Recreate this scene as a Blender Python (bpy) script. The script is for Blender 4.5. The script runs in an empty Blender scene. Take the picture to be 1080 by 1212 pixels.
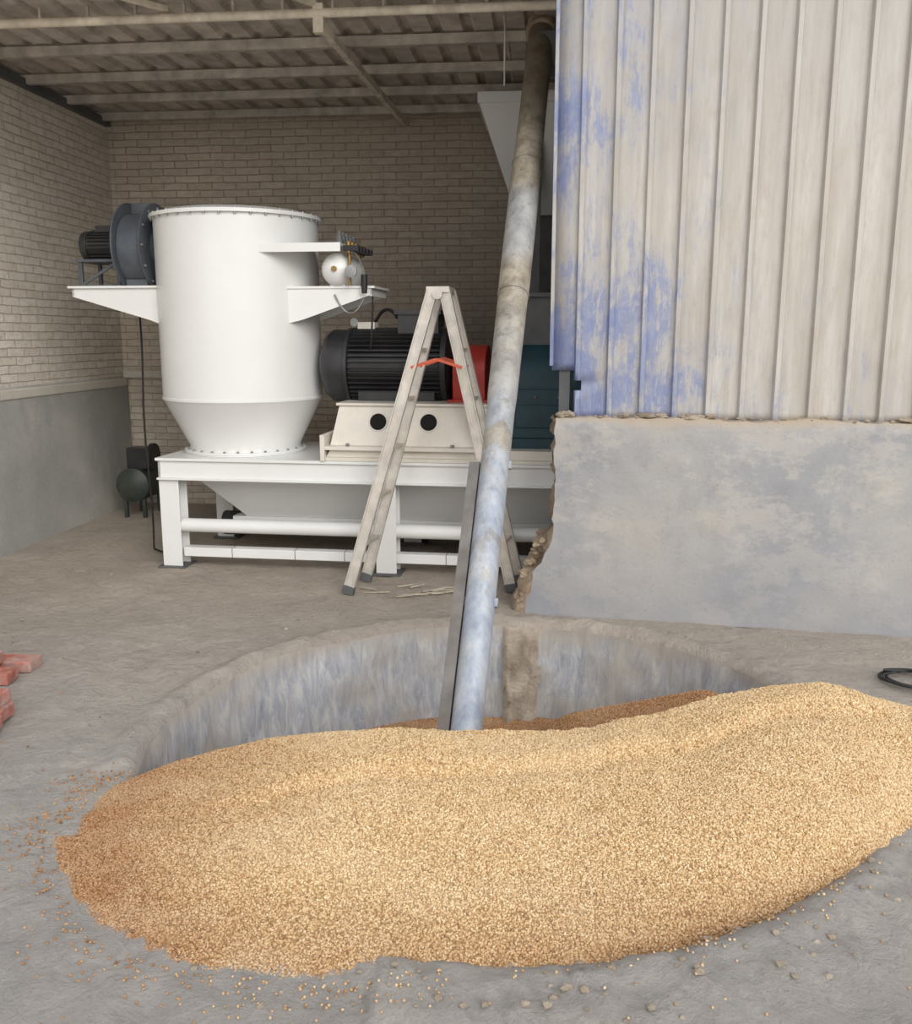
import bpy, bmesh, math, random
import numpy as np
from mathutils import Vector, Matrix, noise
random.seed(4)
SC=bpy.context.scene
COL=SC.collection
try:
    SC.view_settings.view_transform='Standard'
    SC.view_settings.look='None'
except Exception: pass

def s2l(c):
    return tuple(((x/255)/12.92 if x/255<=0.04045 else ((x/255+0.055)/1.055)**2.4) for x in c)+(1,)

# ------------------------------------------------------------------ materials
class NT:
    def __init__(s,name,rough=0.7,metal=0.0):
        m=bpy.data.materials.new(name); m.use_nodes=True
        s.m=m; s.t=m.node_tree; s.n=s.t.nodes; s.b=s.n['Principled BSDF']
        s.b.inputs['Roughness'].default_value=rough; s.b.inputs['Metallic'].default_value=metal
        s._pos=None
    def new(s,t,**k):
        x=s.n.new(t)
        for a,v in k.items(): setattr(x,a,v)
        return x
    def link(s,a,b): s.t.links.new(a,b)
    def pos(s):
        if s._pos is None: s._pos=s.new('ShaderNodeNewGeometry').outputs['Position']
        return s._pos
    def obj(s): return s.new('ShaderNodeTexCoord').outputs['Object']
    def mapv(s,vec,scale=(1,1,1),loc=(0,0,0)):
        x=s.new('ShaderNodeMapping'); x.inputs['Scale'].default_value=scale; x.inputs['Location'].default_value=loc
        s.link(vec,x.inputs['Vector']); return x.outputs[0]
    def noise(s,vec,scale,detail=5,rough=0.6,dist=0):
        x=s.new('ShaderNodeTexNoise'); x.inputs['Scale'].default_value=scale; x.inputs['Detail'].default_value=detail
        x.inputs['Roughness'].default_value=rough; x.inputs['Distortion'].default_value=dist
        s.link(vec,x.inputs['Vector']); return x.outputs['Fac']
    def ramp(s,fac,stops):
        x=s.new('ShaderNodeValToRGB'); e=x.color_ramp.elements
        while len(e)<len(stops): e.new(0.5)
        for i,(p,c) in enumerate(stops):
            e[i].position=p; e[i].color=c if len(c)==4 else s2l(c)
        s.link(fac,x.inputs[0]); return x.outputs[0]
    def bw(s,fac,a,b):
        return s.ramp(fac,[(a,(0,0,0,1)),(b,(1,1,1,1))])
    def mix(s,fac,a,b,mode='MIX'):
        x=s.new('ShaderNodeMix',data_type='RGBA',blend_type=mode)
        if isinstance(fac,(int,float)): x.inputs[0].default_value=fac
        else: s.link(fac,x.inputs[0])
        for v,i in((a,6),(b,7)):
            if isinstance(v,tuple): x.inputs[i].default_value=v if len(v)==4 else s2l(v)
            else: s.link(v,x.inputs[i])
        return x.outputs[2]
    def math(s,op,a,b=0.0,clamp=False):
        x=s.new('ShaderNodeMath',operation=op); x.use_clamp=clamp
        for v,i in((a,0),(b,1)):
            if isinstance(v,(int,float)): x.inputs[i].default_value=v
            else: s.link(v,x.inputs[i])
        return x.outputs[0]
    def sep(s,v):
        x=s.new('ShaderNodeSeparateXYZ'); s.link(v,x.inputs[0]); return x.outputs
    def comb(s,a,b,c=0.0):
        x=s.new('ShaderNodeCombineXYZ')
        for v,i in((a,0),(b,1),(c,2)):
            if isinstance(v,(int,float)): x.inputs[i].default_value=v
            else: s.link(v,x.inputs[i])
        return x.outputs[0]
    def rng(s,v,a,b,c=0.0,d=1.0):
        x=s.new('ShaderNodeMapRange'); x.inputs[1].default_value=a; x.inputs[2].default_value=b
        x.inputs[3].default_value=c; x.inputs[4].default_value=d; s.link(v,x.inputs[0]); return x.outputs[0]
    def color(s,c):
        if isinstance(c,tuple): s.b.inputs['Base Color'].default_value=c if len(c)==4 else s2l(c)
        else: s.link(c,s.b.inputs['Base Color'])
    def bump(s,h,strength=0.5,dist=0.01):
        x=s.new('ShaderNodeBump'); x.inputs['Strength'].default_value=strength; x.inputs['Distance'].default_value=dist
        s.link(h,x.inputs['Height']); s.link(x.outputs[0],s.b.inputs['Normal'])

def simple(name,c,rough=0.5,metal=0.0,var=0.12,scale=9,dust=None,dustamt=0.35):
    t=NT(name,rough,metal); v=t.pos()
    n=t.noise(v,scale,6)
    dark=tuple(int(x*(1-var)) for x in c); lite=tuple(min(255,int(x*(1+var*0.5))) for x in c)
    col=t.ramp(n,[(0.3,dark),(0.7,lite)])
    if dust:
        m=t.bw(t.noise(v,scale*0.4,8,0.7),0.45,0.75)
        col=t.mix(t.math('MULTIPLY',m,dustamt),col,dust)
    t.color(col); t.bump(t.noise(v,scale*8,4),0.08,0.003)
    return t.m

def brick_mat(name,axis,c1,c2,mortar,patchc):
    t=NT(name,0.9); p=t.pos(); o=t.sep(p)
    wob=t.noise(p,3.0,3)
    wob2=t.noise(p,9.0,4)
    h=o[0] if axis=='x' else o[1]
    h=t.math('ADD',h,t.math('MULTIPLY',wob2,0.03))
    zz=t.math('ADD',o[2],t.math('ADD',t.math('MULTIPLY',wob,0.02),t.math('MULTIPLY',wob2,0.012)))
    vec=t.comb(h,zz)
    b=t.new('ShaderNodeTexBrick'); t.link(vec,b.inputs['Vector'])
    b.inputs['Scale'].default_value=1.0; b.inputs['Brick Width'].default_value=0.225; b.inputs['Row Height'].default_value=0.063
    b.inputs['Mortar Size'].default_value=0.006; b.inputs['Mortar Smooth'].default_value=0.9; b.inputs['Bias'].default_value=0.0
    b.inputs['Color1'].default_value=s2l(c1); b.inputs['Color2'].default_value=s2l(c2); b.inputs['Mortar'].default_value=s2l(mortar)
    patch=t.noise(p,1.6,8,0.7)
    col=t.mix(t.math('MULTIPLY',t.bw(patch,0.4,0.7),0.6),b.outputs[0],patchc)
    pl=t.bw(t.noise(t.mapv(p,(1,1,1.8)),11,6,0.7),0.42,0.66)
    col=t.mix(t.math('MULTIPLY',pl,0.32),col,tuple(int(x*0.68) for x in c2))
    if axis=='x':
        m=t.math('MULTIPLY',t.rng(o[0],-3.2,-0.6),t.rng(o[2],3.9,1.6,0.6,1.0))  # shade on the right of the back wall, painted into the brick colour
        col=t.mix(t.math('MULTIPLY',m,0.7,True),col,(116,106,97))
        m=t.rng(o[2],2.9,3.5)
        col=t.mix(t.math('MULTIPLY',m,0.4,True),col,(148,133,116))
    t.color(col)
    hh=t.math('ADD',t.math('MULTIPLY',b.outputs['Fac'],-1.0),t.math('MULTIPLY',t.noise(p,30,5),0.8))
    t.bump(hh,0.6,0.010)
    return t.m

def concrete(name,ca,cb,cc,scale=1.5,bump=0.4,stain=None,fine=40):
    t=NT(name,0.88); p=t.pos()
    n=t.noise(p,scale,9,0.62,0.3)
    col=t.ramp(n,[(0.3,ca),(0.5,cb),(0.68,cc)])
    f=t.noise(p,fine,5,0.7)
    col=t.mix(t.math('MULTIPLY',t.bw(f,0.35,0.7),0.25),col,tuple(int(x*0.72) for x in cb))
    if stain:
        m=t.bw(t.noise(t.mapv(p,(1,1,0.5),(7,3,1)),2.2,8,0.7),0.5,0.62)
        col=t.mix(t.math('MULTIPLY',m,0.6),col,stain)
    t.color(col); t.bump(t.math('ADD',t.math('MULTIPLY',n,1.2),t.math('MULTIPLY',f,0.5)),bump,0.02)
    return t.m

M={}
M['brick_l']=brick_mat('whitewashed_brick_left','y',(230,222,210),(212,203,189),(174,165,152),(220,212,199))
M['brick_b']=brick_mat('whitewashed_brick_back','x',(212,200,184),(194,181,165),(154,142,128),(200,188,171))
M['plinth']=concrete('grey_plinth',(152,152,149),(168,167,163),(184,181,173),1.1,0.25,(146,146,143))
M['ledge']=concrete('ledge_plaster',(192,185,172),(204,198,185),(214,209,198),2,0.3)
def found():
    t=NT('foundation_concrete',0.85); p=t.pos(); o=t.sep(p)
    n=t.noise(p,1.1,9,0.6,0.5)
    col=t.ramp(n,[(0.28,(140,141,145)),(0.46,(156,156,156)),(0.58,(167,164,159)),(0.72,(178,173,164))])
    m=t.bw(t.noise(t.mapv(p,(1,1,1.6),(3,1,4)),1.9,12,0.78),0.50,0.56)
    col=t.mix(t.math('MULTIPLY',m,0.42),col,(188,181,170))
    m=t.bw(t.noise(t.mapv(p,(1,1,0.7),(9,1,4)),2.4,12,0.8),0.54,0.62)
    col=t.mix(t.math('MULTIPLY',m,0.3),col,(132,134,140))
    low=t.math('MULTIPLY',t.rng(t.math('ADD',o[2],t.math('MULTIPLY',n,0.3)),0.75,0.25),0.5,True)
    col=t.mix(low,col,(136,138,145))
    top=t.rng(t.math('ADD',o[2],t.math('MULTIPLY',n,0.12)),1.16,1.21)
    col=t.mix(top,col,(166,151,132))
    sp=t.bw(t.noise(p,60,3,0.6),0.62,0.7)
    col=t.mix(t.math('MULTIPLY',sp,0.3),col,(116,114,111))
    t.color(col); t.bump(t.math('ADD',n,t.math('MULTIPLY',t.noise(p,45,5),0.3)),0.35,0.02)
    return t.m
M['found']=found()
M['rubble']=concrete('broken_concrete',(124,104,85),(160,141,119),(192,176,154),9,0.9,None,60)
M['pier']=concrete('crumbling_pier',(132,118,104),(170,158,142),(196,186,170),5,0.9,None,50)
M['stone']=concrete('loose_stone',(128,114,98),(158,144,126),(180,168,152),12,0.6,None,80)
def pitm():
    t=NT('pit_plaster',0.8); p=t.pos(); o=t.sep(p)
    st=t.noise(t.mapv(p,(7,7,1.6)),3.0,9,0.78,0.6)
    n=t.noise(p,2.2,8,0.65)
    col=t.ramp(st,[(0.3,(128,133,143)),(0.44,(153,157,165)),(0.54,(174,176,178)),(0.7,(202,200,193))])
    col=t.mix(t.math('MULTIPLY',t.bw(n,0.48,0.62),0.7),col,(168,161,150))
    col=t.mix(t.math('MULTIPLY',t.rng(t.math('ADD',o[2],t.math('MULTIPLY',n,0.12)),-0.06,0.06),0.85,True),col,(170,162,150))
    t.color(col); t.bump(t.math('ADD',st,n),0.35,0.02)
    return t.m
M['pit']=pitm()
def floorm():
    t=NT('dusty_concrete_floor',0.92); p=t.pos(); o=t.sep(p)
    n=t.noise(p,0.9,9,0.62,0.4)
    col=t.ramp(n,[(0.3,(164,159,153)),(0.5,(176,170,163)),(0.7,(188,181,172))])
    back=t.rng(o[1],2.8,5.4)
    warm=t.ramp(t.noise(p,1.6,8,0.65),[(0.3,(172,159,144)),(0.7,(197,184,168))])
    col=t.mix(t.math('MULTIPLY',back,0.9),col,warm)
    f=t.noise(p,26,8,0.75)
    col=t.mix(t.math('MULTIPLY',t.bw(f,0.5,0.68),0.35),col,(136,130,123))
    l=t.bw(t.noise(p,9,7,0.7,1.0),0.55,0.66)
    col=t.mix(t.math('MULTIPLY',l,0.3),col,(204,198,188))
    d=t.bw(t.noise(p,3.1,9,0.75,1.0),0.56,0.62)
    col=t.mix(t.math('MULTIPLY',d,0.28),col,(146,139,131))
    t.color(col)
    t.bump(t.math('ADD',t.math('MULTIPLY',t.noise(p,7,8,0.7,0.8),2.0),t.math('MULTIPLY',f,1.0)),0.85,0.03)
    return t.m
M['floor']=floorm()
def sidingm():
    t=NT('painted_corrugated_steel',0.5); p=t.obj(); o=t.sep(p)
    st=t.noise(t.mapv(p,(6,6,0.5)),2.0,8,0.65)
    base=t.ramp(st,[(0.3,(164,157,147)),(0.5,(179,173,164)),(0.7,(194,190,183))])
    base=t.mix(t.math('MULTIPLY',t.rng(o[2],2.3,3.4),0.45,True),base,(156,154,153))
    big=t.noise(t.mapv(p,(1.6,1,0.9),(5.2,0,2.1)),2.1,10,0.75,0.4)
    fine=t.noise(t.mapv(p,(9,9,1.0)),4.0,9,0.8)
    left=t.rng(o[0],0.1,1.6,0.075,-0.13)
    v=t.math('ADD',t.math('ADD',t.math('MULTIPLY',big,0.64),t.math('MULTIPLY',fine,0.5)),left)
    lowb=t.math('MULTIPLY',t.rng(o[2],2.1,1.3),0.085)
    v=t.math('ADD',v,lowb)
    haze=t.bw(v,0.53,0.66)
    col=t.mix(t.math('MULTIPLY',haze,0.5),base,(150,155,170))
    m=t.bw(v,0.61,0.69)
    blue=t.ramp(fine,[(0.36,(70,92,158)),(0.52,(106,123,168)),(0.66,(142,151,176))])
    col=t.mix(t.math('MULTIPLY',m,0.75),col,blue)
    dirt=t.bw(t.noise(t.mapv(p,(3,3,1)),6,9,0.75),0.50,0.68)
    col=t.mix(t.math('MULTIPLY',dirt,0.35),col,(152,140,124))
    t.color(col); t.bump(fine,0.1,0.004)
    return t.m
M['siding']=sidingm()
M['roof']=simple('dusty_roof_sheet',(196,187,176),0.7,0,0.22,5,(204,190,170),0.5)
M['roof_lite']=simple('translucent_roof_sheet',(236,230,216),0.6,0,0.12,5)
M['purlin']=simple('dusty_purlin_steel',(186,178,167),0.6,0.1,0.18,8)
M['beam']=simple('front_pipe_beam_paint',(222,212,194),0.65,0,0.18,8,(178,158,132),0.35)
M['white']=simple('white_machine_paint',(224,224,222),0.26,0,0.02,2,(208,203,194),0.12)
M['ivory']=simple('ivory_machine_paint',(216,210,199),0.4,0,0.06,4,(196,184,164),0.35)
M['slate']=simple('slate_fan_paint',(78,84,92),0.45,0,0.15,6,(124,120,114),0.3)
M['black']=simple('black_motor_paint',(42,42,44),0.42,0,0.2,8,(88,82,74),0.3)
M['grey']=simple('grey_machine_paint',(84,86,88),0.5,0,0.15,8,(118,112,104),0.4)
M['red']=simple('red_guard_paint',(170,42,33),0.45,0,0.12,8,(150,90,70),0.25)
M['teal']=simple('teal_mill_paint',(20,62,74),0.5,0,0.2,8,(58,74,76),0.4)
M['hole']=simple('dark_opening',(14,13,12),0.9)
M['alu']=simple('dusty_aluminium',(202,197,188),0.4,0.2,0.12,12,(182,166,144),0.6)
M['orange']=simple('orange_red_strap',(200,92,62),0.6)
M['rubber']=simple('black_rubber',(34,33,34),0.6)
M['brass']=simple('brass_fitting',(150,122,70),0.4,0.7)
M['steel']=simple('bare_steel',(150,150,150),0.4,0.7)
M['redbrick']=simple('red_clay_brick',(172,108,94),0.9,0,0.25,20,(176,168,160),0.9)
M['wood']=simple('dry_husk',(196,186,166),0.8,0,0.2,20)
M['green']=simple('dark_green_compressor',(52,60,54),0.5,0,0.2,10,(110,100,86),0.4)
def augerm():
    t=NT('auger_tube_galvanised',0.5,0.2); p=t.pos(); o=t.sep(p)
    st=t.noise(t.mapv(p,(5,5,0.8)),2.5,8,0.7)
    gal=t.ramp(st,[(0.3,(128,138,154)),(0.5,(160,167,177)),(0.7,(188,189,188))])
    rust=t.ramp(t.noise(p,9,7,0.7),[(0.35,(112,100,82)),(0.55,(158,148,128)),(0.75,(184,176,156))])
    m=t.rng(t.math('ADD',o[2],t.math('MULTIPLY',t.noise(p,5,6,0.7),0.9)),1.3,2.3)
    m2=t.bw(t.noise(t.mapv(p,(1,1,0.6)),5,7,0.7),0.50,0.58)
    mm=t.math('MAXIMUM',m,t.math('MULTIPLY',m2,t.rng(o[2],0.2,1.1,0.2,0.85)))
    mid=t.math('MULTIPLY',t.rng(o[2],1.95,2.05),t.rng(o[2],2.45,2.35))
    mm=t.math('SUBTRACT',mm,t.math('MULTIPLY',mid,0.5),True)
    col=t.mix(t.math('MULTIPLY',mm,0.92,True),gal,rust)
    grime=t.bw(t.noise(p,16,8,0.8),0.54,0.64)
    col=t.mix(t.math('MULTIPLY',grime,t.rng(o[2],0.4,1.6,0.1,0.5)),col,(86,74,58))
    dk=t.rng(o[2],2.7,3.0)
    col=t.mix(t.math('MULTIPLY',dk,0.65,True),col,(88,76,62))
    t.color(col); t.bump(t.noise(p,24,6),0.25,0.006)
    return t.m
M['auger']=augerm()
M['channel']=simple('dusty_side_channel',(118,114,110),0.55,0.2,0.2,8,(106,90,70),0.6)
def grainm(name,solid=False):
    t=NT(name,0.6); p=t.pos(); o=t.sep(p)
    if solid: r=t.noise(p,120,3)
    else: r=t.new('ShaderNodeObjectInfo').outputs['Random']
    c=t.ramp(r,[(0.0,(146,112,74)),(0.12,(184,150,104)),(0.45,(204,172,126)),(0.8,(215,188,144)),(1.0,(228,210,172))])
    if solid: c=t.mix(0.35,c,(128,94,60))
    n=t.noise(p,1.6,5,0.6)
    edge_and_shade=t.math('ADD',t.rng(o[0],-0.65,-1.5),t.rng(t.math('ADD',o[2],t.math('MULTIPLY',n,0.05)),0.10,0.01,0.0,0.75),True)  # left end and low rims: redder grain plus some painted shade
    edge_and_shade=t.math('ADD',edge_and_shade,t.rng(o[1],3.55,3.9),True)  # shaded grain behind the crest, painted as a darker red-brown tint
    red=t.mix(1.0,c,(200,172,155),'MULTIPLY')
    c=t.mix(t.math('MULTIPLY',edge_and_shade,0.9,True),c,red)
    ds=t.math('MULTIPLY',t.bw(t.noise(t.mapv(p,(1.2,2.4,1)),1.7,6,0.6),0.48,0.66),0.25)
    c=t.mix(ds,c,(218,198,164))
    t.color(c)
    return t.m
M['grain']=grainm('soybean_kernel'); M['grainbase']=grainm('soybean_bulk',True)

# ------------------------------------------------------------------ mesh builder
class MB:
    def __init__(s): s.bm=bmesh.new(); s.mats=[]
    def mi(s,m):
        if m not in s.mats: s.mats.append(m)
        return s.mats.index(m)
    def _tag(s,faces,m):
        i=s.mi(m)
        for f in faces: f.material_index=i
    def poly(s,pts,m):
        vs=[s.bm.verts.new(p) for p in pts]; f=s.bm.faces.new(vs); s._tag([f],m)
    def hexa(s,p,m):
        vs=[s.bm.verts.new(q) for q in p]
        idx=[(3,2,1,0),(4,5,6,7),(0,1,5,4),(1,2,6,5),(2,3,7,6),(3,0,4,7)]
        s._tag([s.bm.faces.new([vs[i] for i in f]) for f in idx],m)
    def box(s,a,b,m):
        x0,y0,z0=a; x1,y1,z1=b
        s.hexa([(x0,y0,z0),(x1,y0,z0),(x1,y1,z0),(x0,y1,z0),(x0,y0,z1),(x1,y0,z1),(x1,y1,z1),(x0,y1,z1)],m)
    def bar(s,p,q,w,h,m,up=(0,0,1)):
        p=Vector(p);q=Vector(q);d=(q-p).normalized();u=Vector(up)
        x=d.cross(u)
        if x.length<1e-4: x=d.cross(Vector((1,0,0)))
        x.normalize(); y=x.cross(d).normalized()
        c=[(-w/2,-h/2),(w/2,-h/2),(w/2,h/2),(-w/2,h/2)]
        pts=[p+x*a+y*b for a,b in c]+[q+x*a+y*b for a,b in c]
        s.hexa(pts,m)
    def prism(s,pts2,y0,y1,m):
        n=len(pts2)
        a=[s.bm.verts.new((x,y0,z)) for x,z in pts2]; b=[s.bm.verts.new((x,y1,z)) for x,z in pts2]
        fs=[s.bm.faces.new(a),s.bm.faces.new(b[::-1])]
        for i in range(n): fs.append(s.bm.faces.new([a[i],b[i],b[(i+1)%n],a[(i+1)%n]]))
        s._tag(fs,m)
    def lathe(s,p,d,prof,m,seg=48,cap=True):
        p=Vector(p); d=Vector(d).normalized()
        x=d.orthogonal().normalized(); y=d.cross(x)
        rings=[]
        for t,r in prof:
            if r<1e-5: rings.append([s.bm.verts.new(p+d*t)])
            else: rings.append([s.bm.verts.new(p+d*t+(x*math.cos(2*math.pi*i/seg)+y*math.sin(2*math.pi*i/seg))*r) for i in range(seg)])
        fs=[]
        for a,b in zip(rings,rings[1:]):
            for i in range(seg):
                j=(i+1)%seg
                if len(a)==1 and len(b)==1: continue
                if len(a)==1: fs.append(s.bm.faces.new([a[0],b[i],b[j]]))
                elif len(b)==1: fs.append(s.bm.faces.new([a[i],b[0],a[j]]))
                else: fs.append(s.bm.faces.new([a[i],b[i],b[j],a[j]]))
        if cap:
            if len(rings[0])>1: fs.append(s.bm.faces.new(rings[0]))
            if len(rings[-1])>1: fs.append(s.bm.faces.new(rings[-1][::-1]))
        s._tag(fs,m)
    def cyl(s,p,q,r,m,seg=24,r2=None):
        p=Vector(p);q=Vector(q); s.lathe(p,q-p,[(0,r),((q-p).length,r if r2 is None else r2)],m,seg)
    def tube(s,pts,r,m,seg=8):
        pts=[Vector(p) for p in pts]; rings=[]; fs=[]
        ref=Vector((0.3,0.2,1)).normalized()
        for k,p in enumerate(pts):
            d=(pts[min(k+1,len(pts)-1)]-pts[max(k-1,0)]).normalized()
            x=d.cross(ref)
            if x.length<0.05: x=d.orthogonal()
            x.normalize(); y=d.cross(x)
            rings.append([s.bm.verts.new(p+(x*math.cos(2*math.pi*i/seg)+y*math.sin(2*math.pi*i/seg))*r) for i in range(seg)])
        for a,b in zip(rings,rings[1:]):
            for i in range(seg):
                j=(i+1)%seg; fs.append(s.bm.faces.new([a[i],b[i],b[j],a[j]]))
        fs.append(s.bm.faces.new(rings[0])); fs.append(s.bm.faces.new(rings[-1][::-1])); s._tag(fs,m)
    def rock(s,c,r,m,sq=(1,1,0.7),amp=0.45,seed=0,sub=3):
        t=bmesh.new(); bmesh.ops.create_icosphere(t,subdivisions=sub,radius=1)
        mp={}
        for v in t.verts:
            k=1+amp*noise.noise(v.co*1.3+Vector((seed*3.1,seed*1.7,seed)))+amp*0.4*noise.noise(v.co*4+Vector((seed,0,seed*2)))
            mp[v.index]=s.bm.verts.new(Vector(c)+Vector((v.co.x*sq[0],v.co.y*sq[1],v.co.z*sq[2]))*r*k)
        s._tag([s.bm.faces.new([mp[v.index] for v in f.verts]) for f in t.faces],m); t.free()
    def done(s,name,mat=None,angle=35,bevel=0,parent=None,recalc=True):
        if recalc: bmesh.ops.recalc_face_normals(s.bm,faces=s.bm.faces)
        me=bpy.data.meshes.new(name); s.bm.to_mesh(me); s.bm.free()
        for k in s.mats: me.materials.append(M[k])
        if angle:
            for p in me.polygons: p.use_smooth=True
            me.set_sharp_from_angle(angle=math.radians(angle))
        o=bpy.data.objects.new(name,me); COL.objects.link(o)
        if parent: o.parent=parent
        if bevel:
            b=o.modifiers.new('bevel','BEVEL'); b.width=bevel; b.segments=2; b.limit_method='ANGLE'; b.angle_limit=math.radians(40)
        return o

def empty(name,world=None):
    e=bpy.data.objects.new(name,None); COL.objects.link(e); e.empty_display_size=0.2
    if world is not None: e.matrix_world=world
    return e
fb=lambda x,y,z=0:noise.fractal(Vector((x,y,z)),1.0,2.0,4)

# ------------------------------------------------------------------ room
PC=(-0.17,3.5); PR=1.41
X0,X1,Y0,Y1=-4.05,4.5,-3.0,8.38
def floor_h(x,y,r,ang):
    h=0.012*fb(x*1.5,y*1.5)+0.006*fb(x*7,y*7,3)
    k=r-PR
    amp=1.0
    if y<3.0 and x<0.1: amp=0.25
    curb=math.exp(-((k-0.07)/0.055)**2)*(0.03+0.015*fb(x*5,y*5,9))*amp
    h+=curb
    if y<3.4 and x>-0.4:
        h+=math.exp(-((k-0.16)/0.12)**2)*(0.018+0.03*abs(fb(x*14,y*14,5)))
    if r<3.2: h+=0.010*abs(fb(x*11,y*11,15))*min(1,(3.2-r))
    return h*min(1,max(0,(min(x-X0,Y1-y))/0.3))
def build_floor():
    NA=480; rad=[0,0.012,0.03,0.05,0.07,0.09,0.11,0.13,0.15,0.18,0.21,0.24,0.28,0.32,0.37,0.42,0.48,0.54,0.6]
    vs=[];fs=[]
    NR=len(rad)+70
    for i in range(NA):
        a=2*math.pi*i/NA; c,s_=math.cos(a),math.sin(a)
        L=min((X1-PC[0])/c if c>1e-6 else 1e9,(X0-PC[0])/c if c<-1e-6 else 1e9,(Y1-PC[1])/s_ if s_>1e-6 else 1e9,(Y0-PC[1])/s_ if s_<-1e-6 else 1e9)
        for j in range(NR):
            rr=PR+0.018*fb(c*4,s_*4)*1.0
            if j<len(rad): r=rr+rad[j]
            else:
                u=(j-len(rad)+1)/70; base=rr+rad[-1]; r=base+(L-base)*u**1.25
            x=PC[0]+c*r;y=PC[1]+s_*r
            z=floor_h(x,y,r,a)
            if j==0: z-=0.02
            vs.append((x,y,z))
    for i in range(NA):
        k=(i+1)%NA
        for j in range(NR-1):
            fs.append((i*NR+j,i*NR+j+1,k*NR+j+1,k*NR+j))
    me=bpy.data.meshes.new('floor'); me.from_pydata(vs,[],fs); me.materials.append(M['floor'])
    for p in me.polygons: p.use_smooth=True
    o=bpy.data.objects.new('floor',me); COL.objects.link(o)
    vs=[];fs=[];NZ=18
    pa=math.radians(88)
    for i in range(NA):
        a=2*math.pi*i/NA; c,s_=math.cos(a),math.sin(a)
        rr=PR+0.018*fb(c*4,s_*4)
        x=PC[0]+c*rr;y=PC[1]+s_*rr; ztop=floor_h(x,y,rr,a)-0.02
        da=abs(a-pa)
        for j in range(NZ+1):
            z=ztop+(-0.95-ztop)*j/NZ
            r=rr+ (0.016*fb(c*6,s_*6,z*5)+0.006*fb(c*20,s_*20,z*20) if j>0 else 0)-0.06*(j/NZ)
            if j>0 and da<math.radians(3.6+1.2*fb(z*6,2)): r-=0.06+0.05*fb(c*14,s_*14,z*9)
            vs.append((PC[0]+c*r,PC[1]+s_*r,z))
    for i in range(NA):
        k=(i+1)%NA
        for j in range(NZ):
            fs.append((i*(NZ+1)+j,k*(NZ+1)+j,k*(NZ+1)+j+1,i*(NZ+1)+j+1))
    fs.append([i*(NZ+1)+NZ for i in range(NA)])
    me=bpy.data.meshes.new('pit_lining'); me.from_pydata(vs,[],fs); me.materials.append(M['pit']); me.materials.append(M['pier'])
    for p in me.polygons:
        p.use_smooth=True
        c=p.center; a=math.atan2(c.y-PC[1],c.x-PC[0])
        if abs(a-pa)<math.radians(4.2+1.2*fb(c.z*6,2)) and len(p.vertices)==4: p.material_index=1
    q=bpy.data.objects.new('pit_lining',me); COL.objects.link(q); q.parent=o
    return o
FL=build_floor()

b=MB(); b.box((-4.30,2.5,0),(-4.0,8.38,3.5),'brick_l')
wl=b.done('wall_left',angle=0)
b=MB()
b.prism([(-4.0,0),(-3.955,0),(-3.96,1.12),(-3.975,1.20),(-4.0,1.215)],2.5,8.36,'plinth')
b.done('plinth_band',angle=0,parent=wl)
b=MB(); b.box((-3.978,2.5,1.125),(-3.95,8.34,1.2),'ledge'); b.done('trim_ledge',angle=0,parent=wl,bevel=0.01)
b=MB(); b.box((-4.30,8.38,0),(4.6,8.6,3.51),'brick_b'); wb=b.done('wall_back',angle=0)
b=MB(); b.box((-3.99,8.33,1.20),(4.4,8.385,1.27),'ledge'); b.done('trim_ledge_back',angle=0,parent=wb,bevel=0.01)
b=MB(); b.box((4.5,4.6,0),(4.7,8.38,3.45),'brick_l'); b.done('wall_right_end',angle=0)

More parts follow.
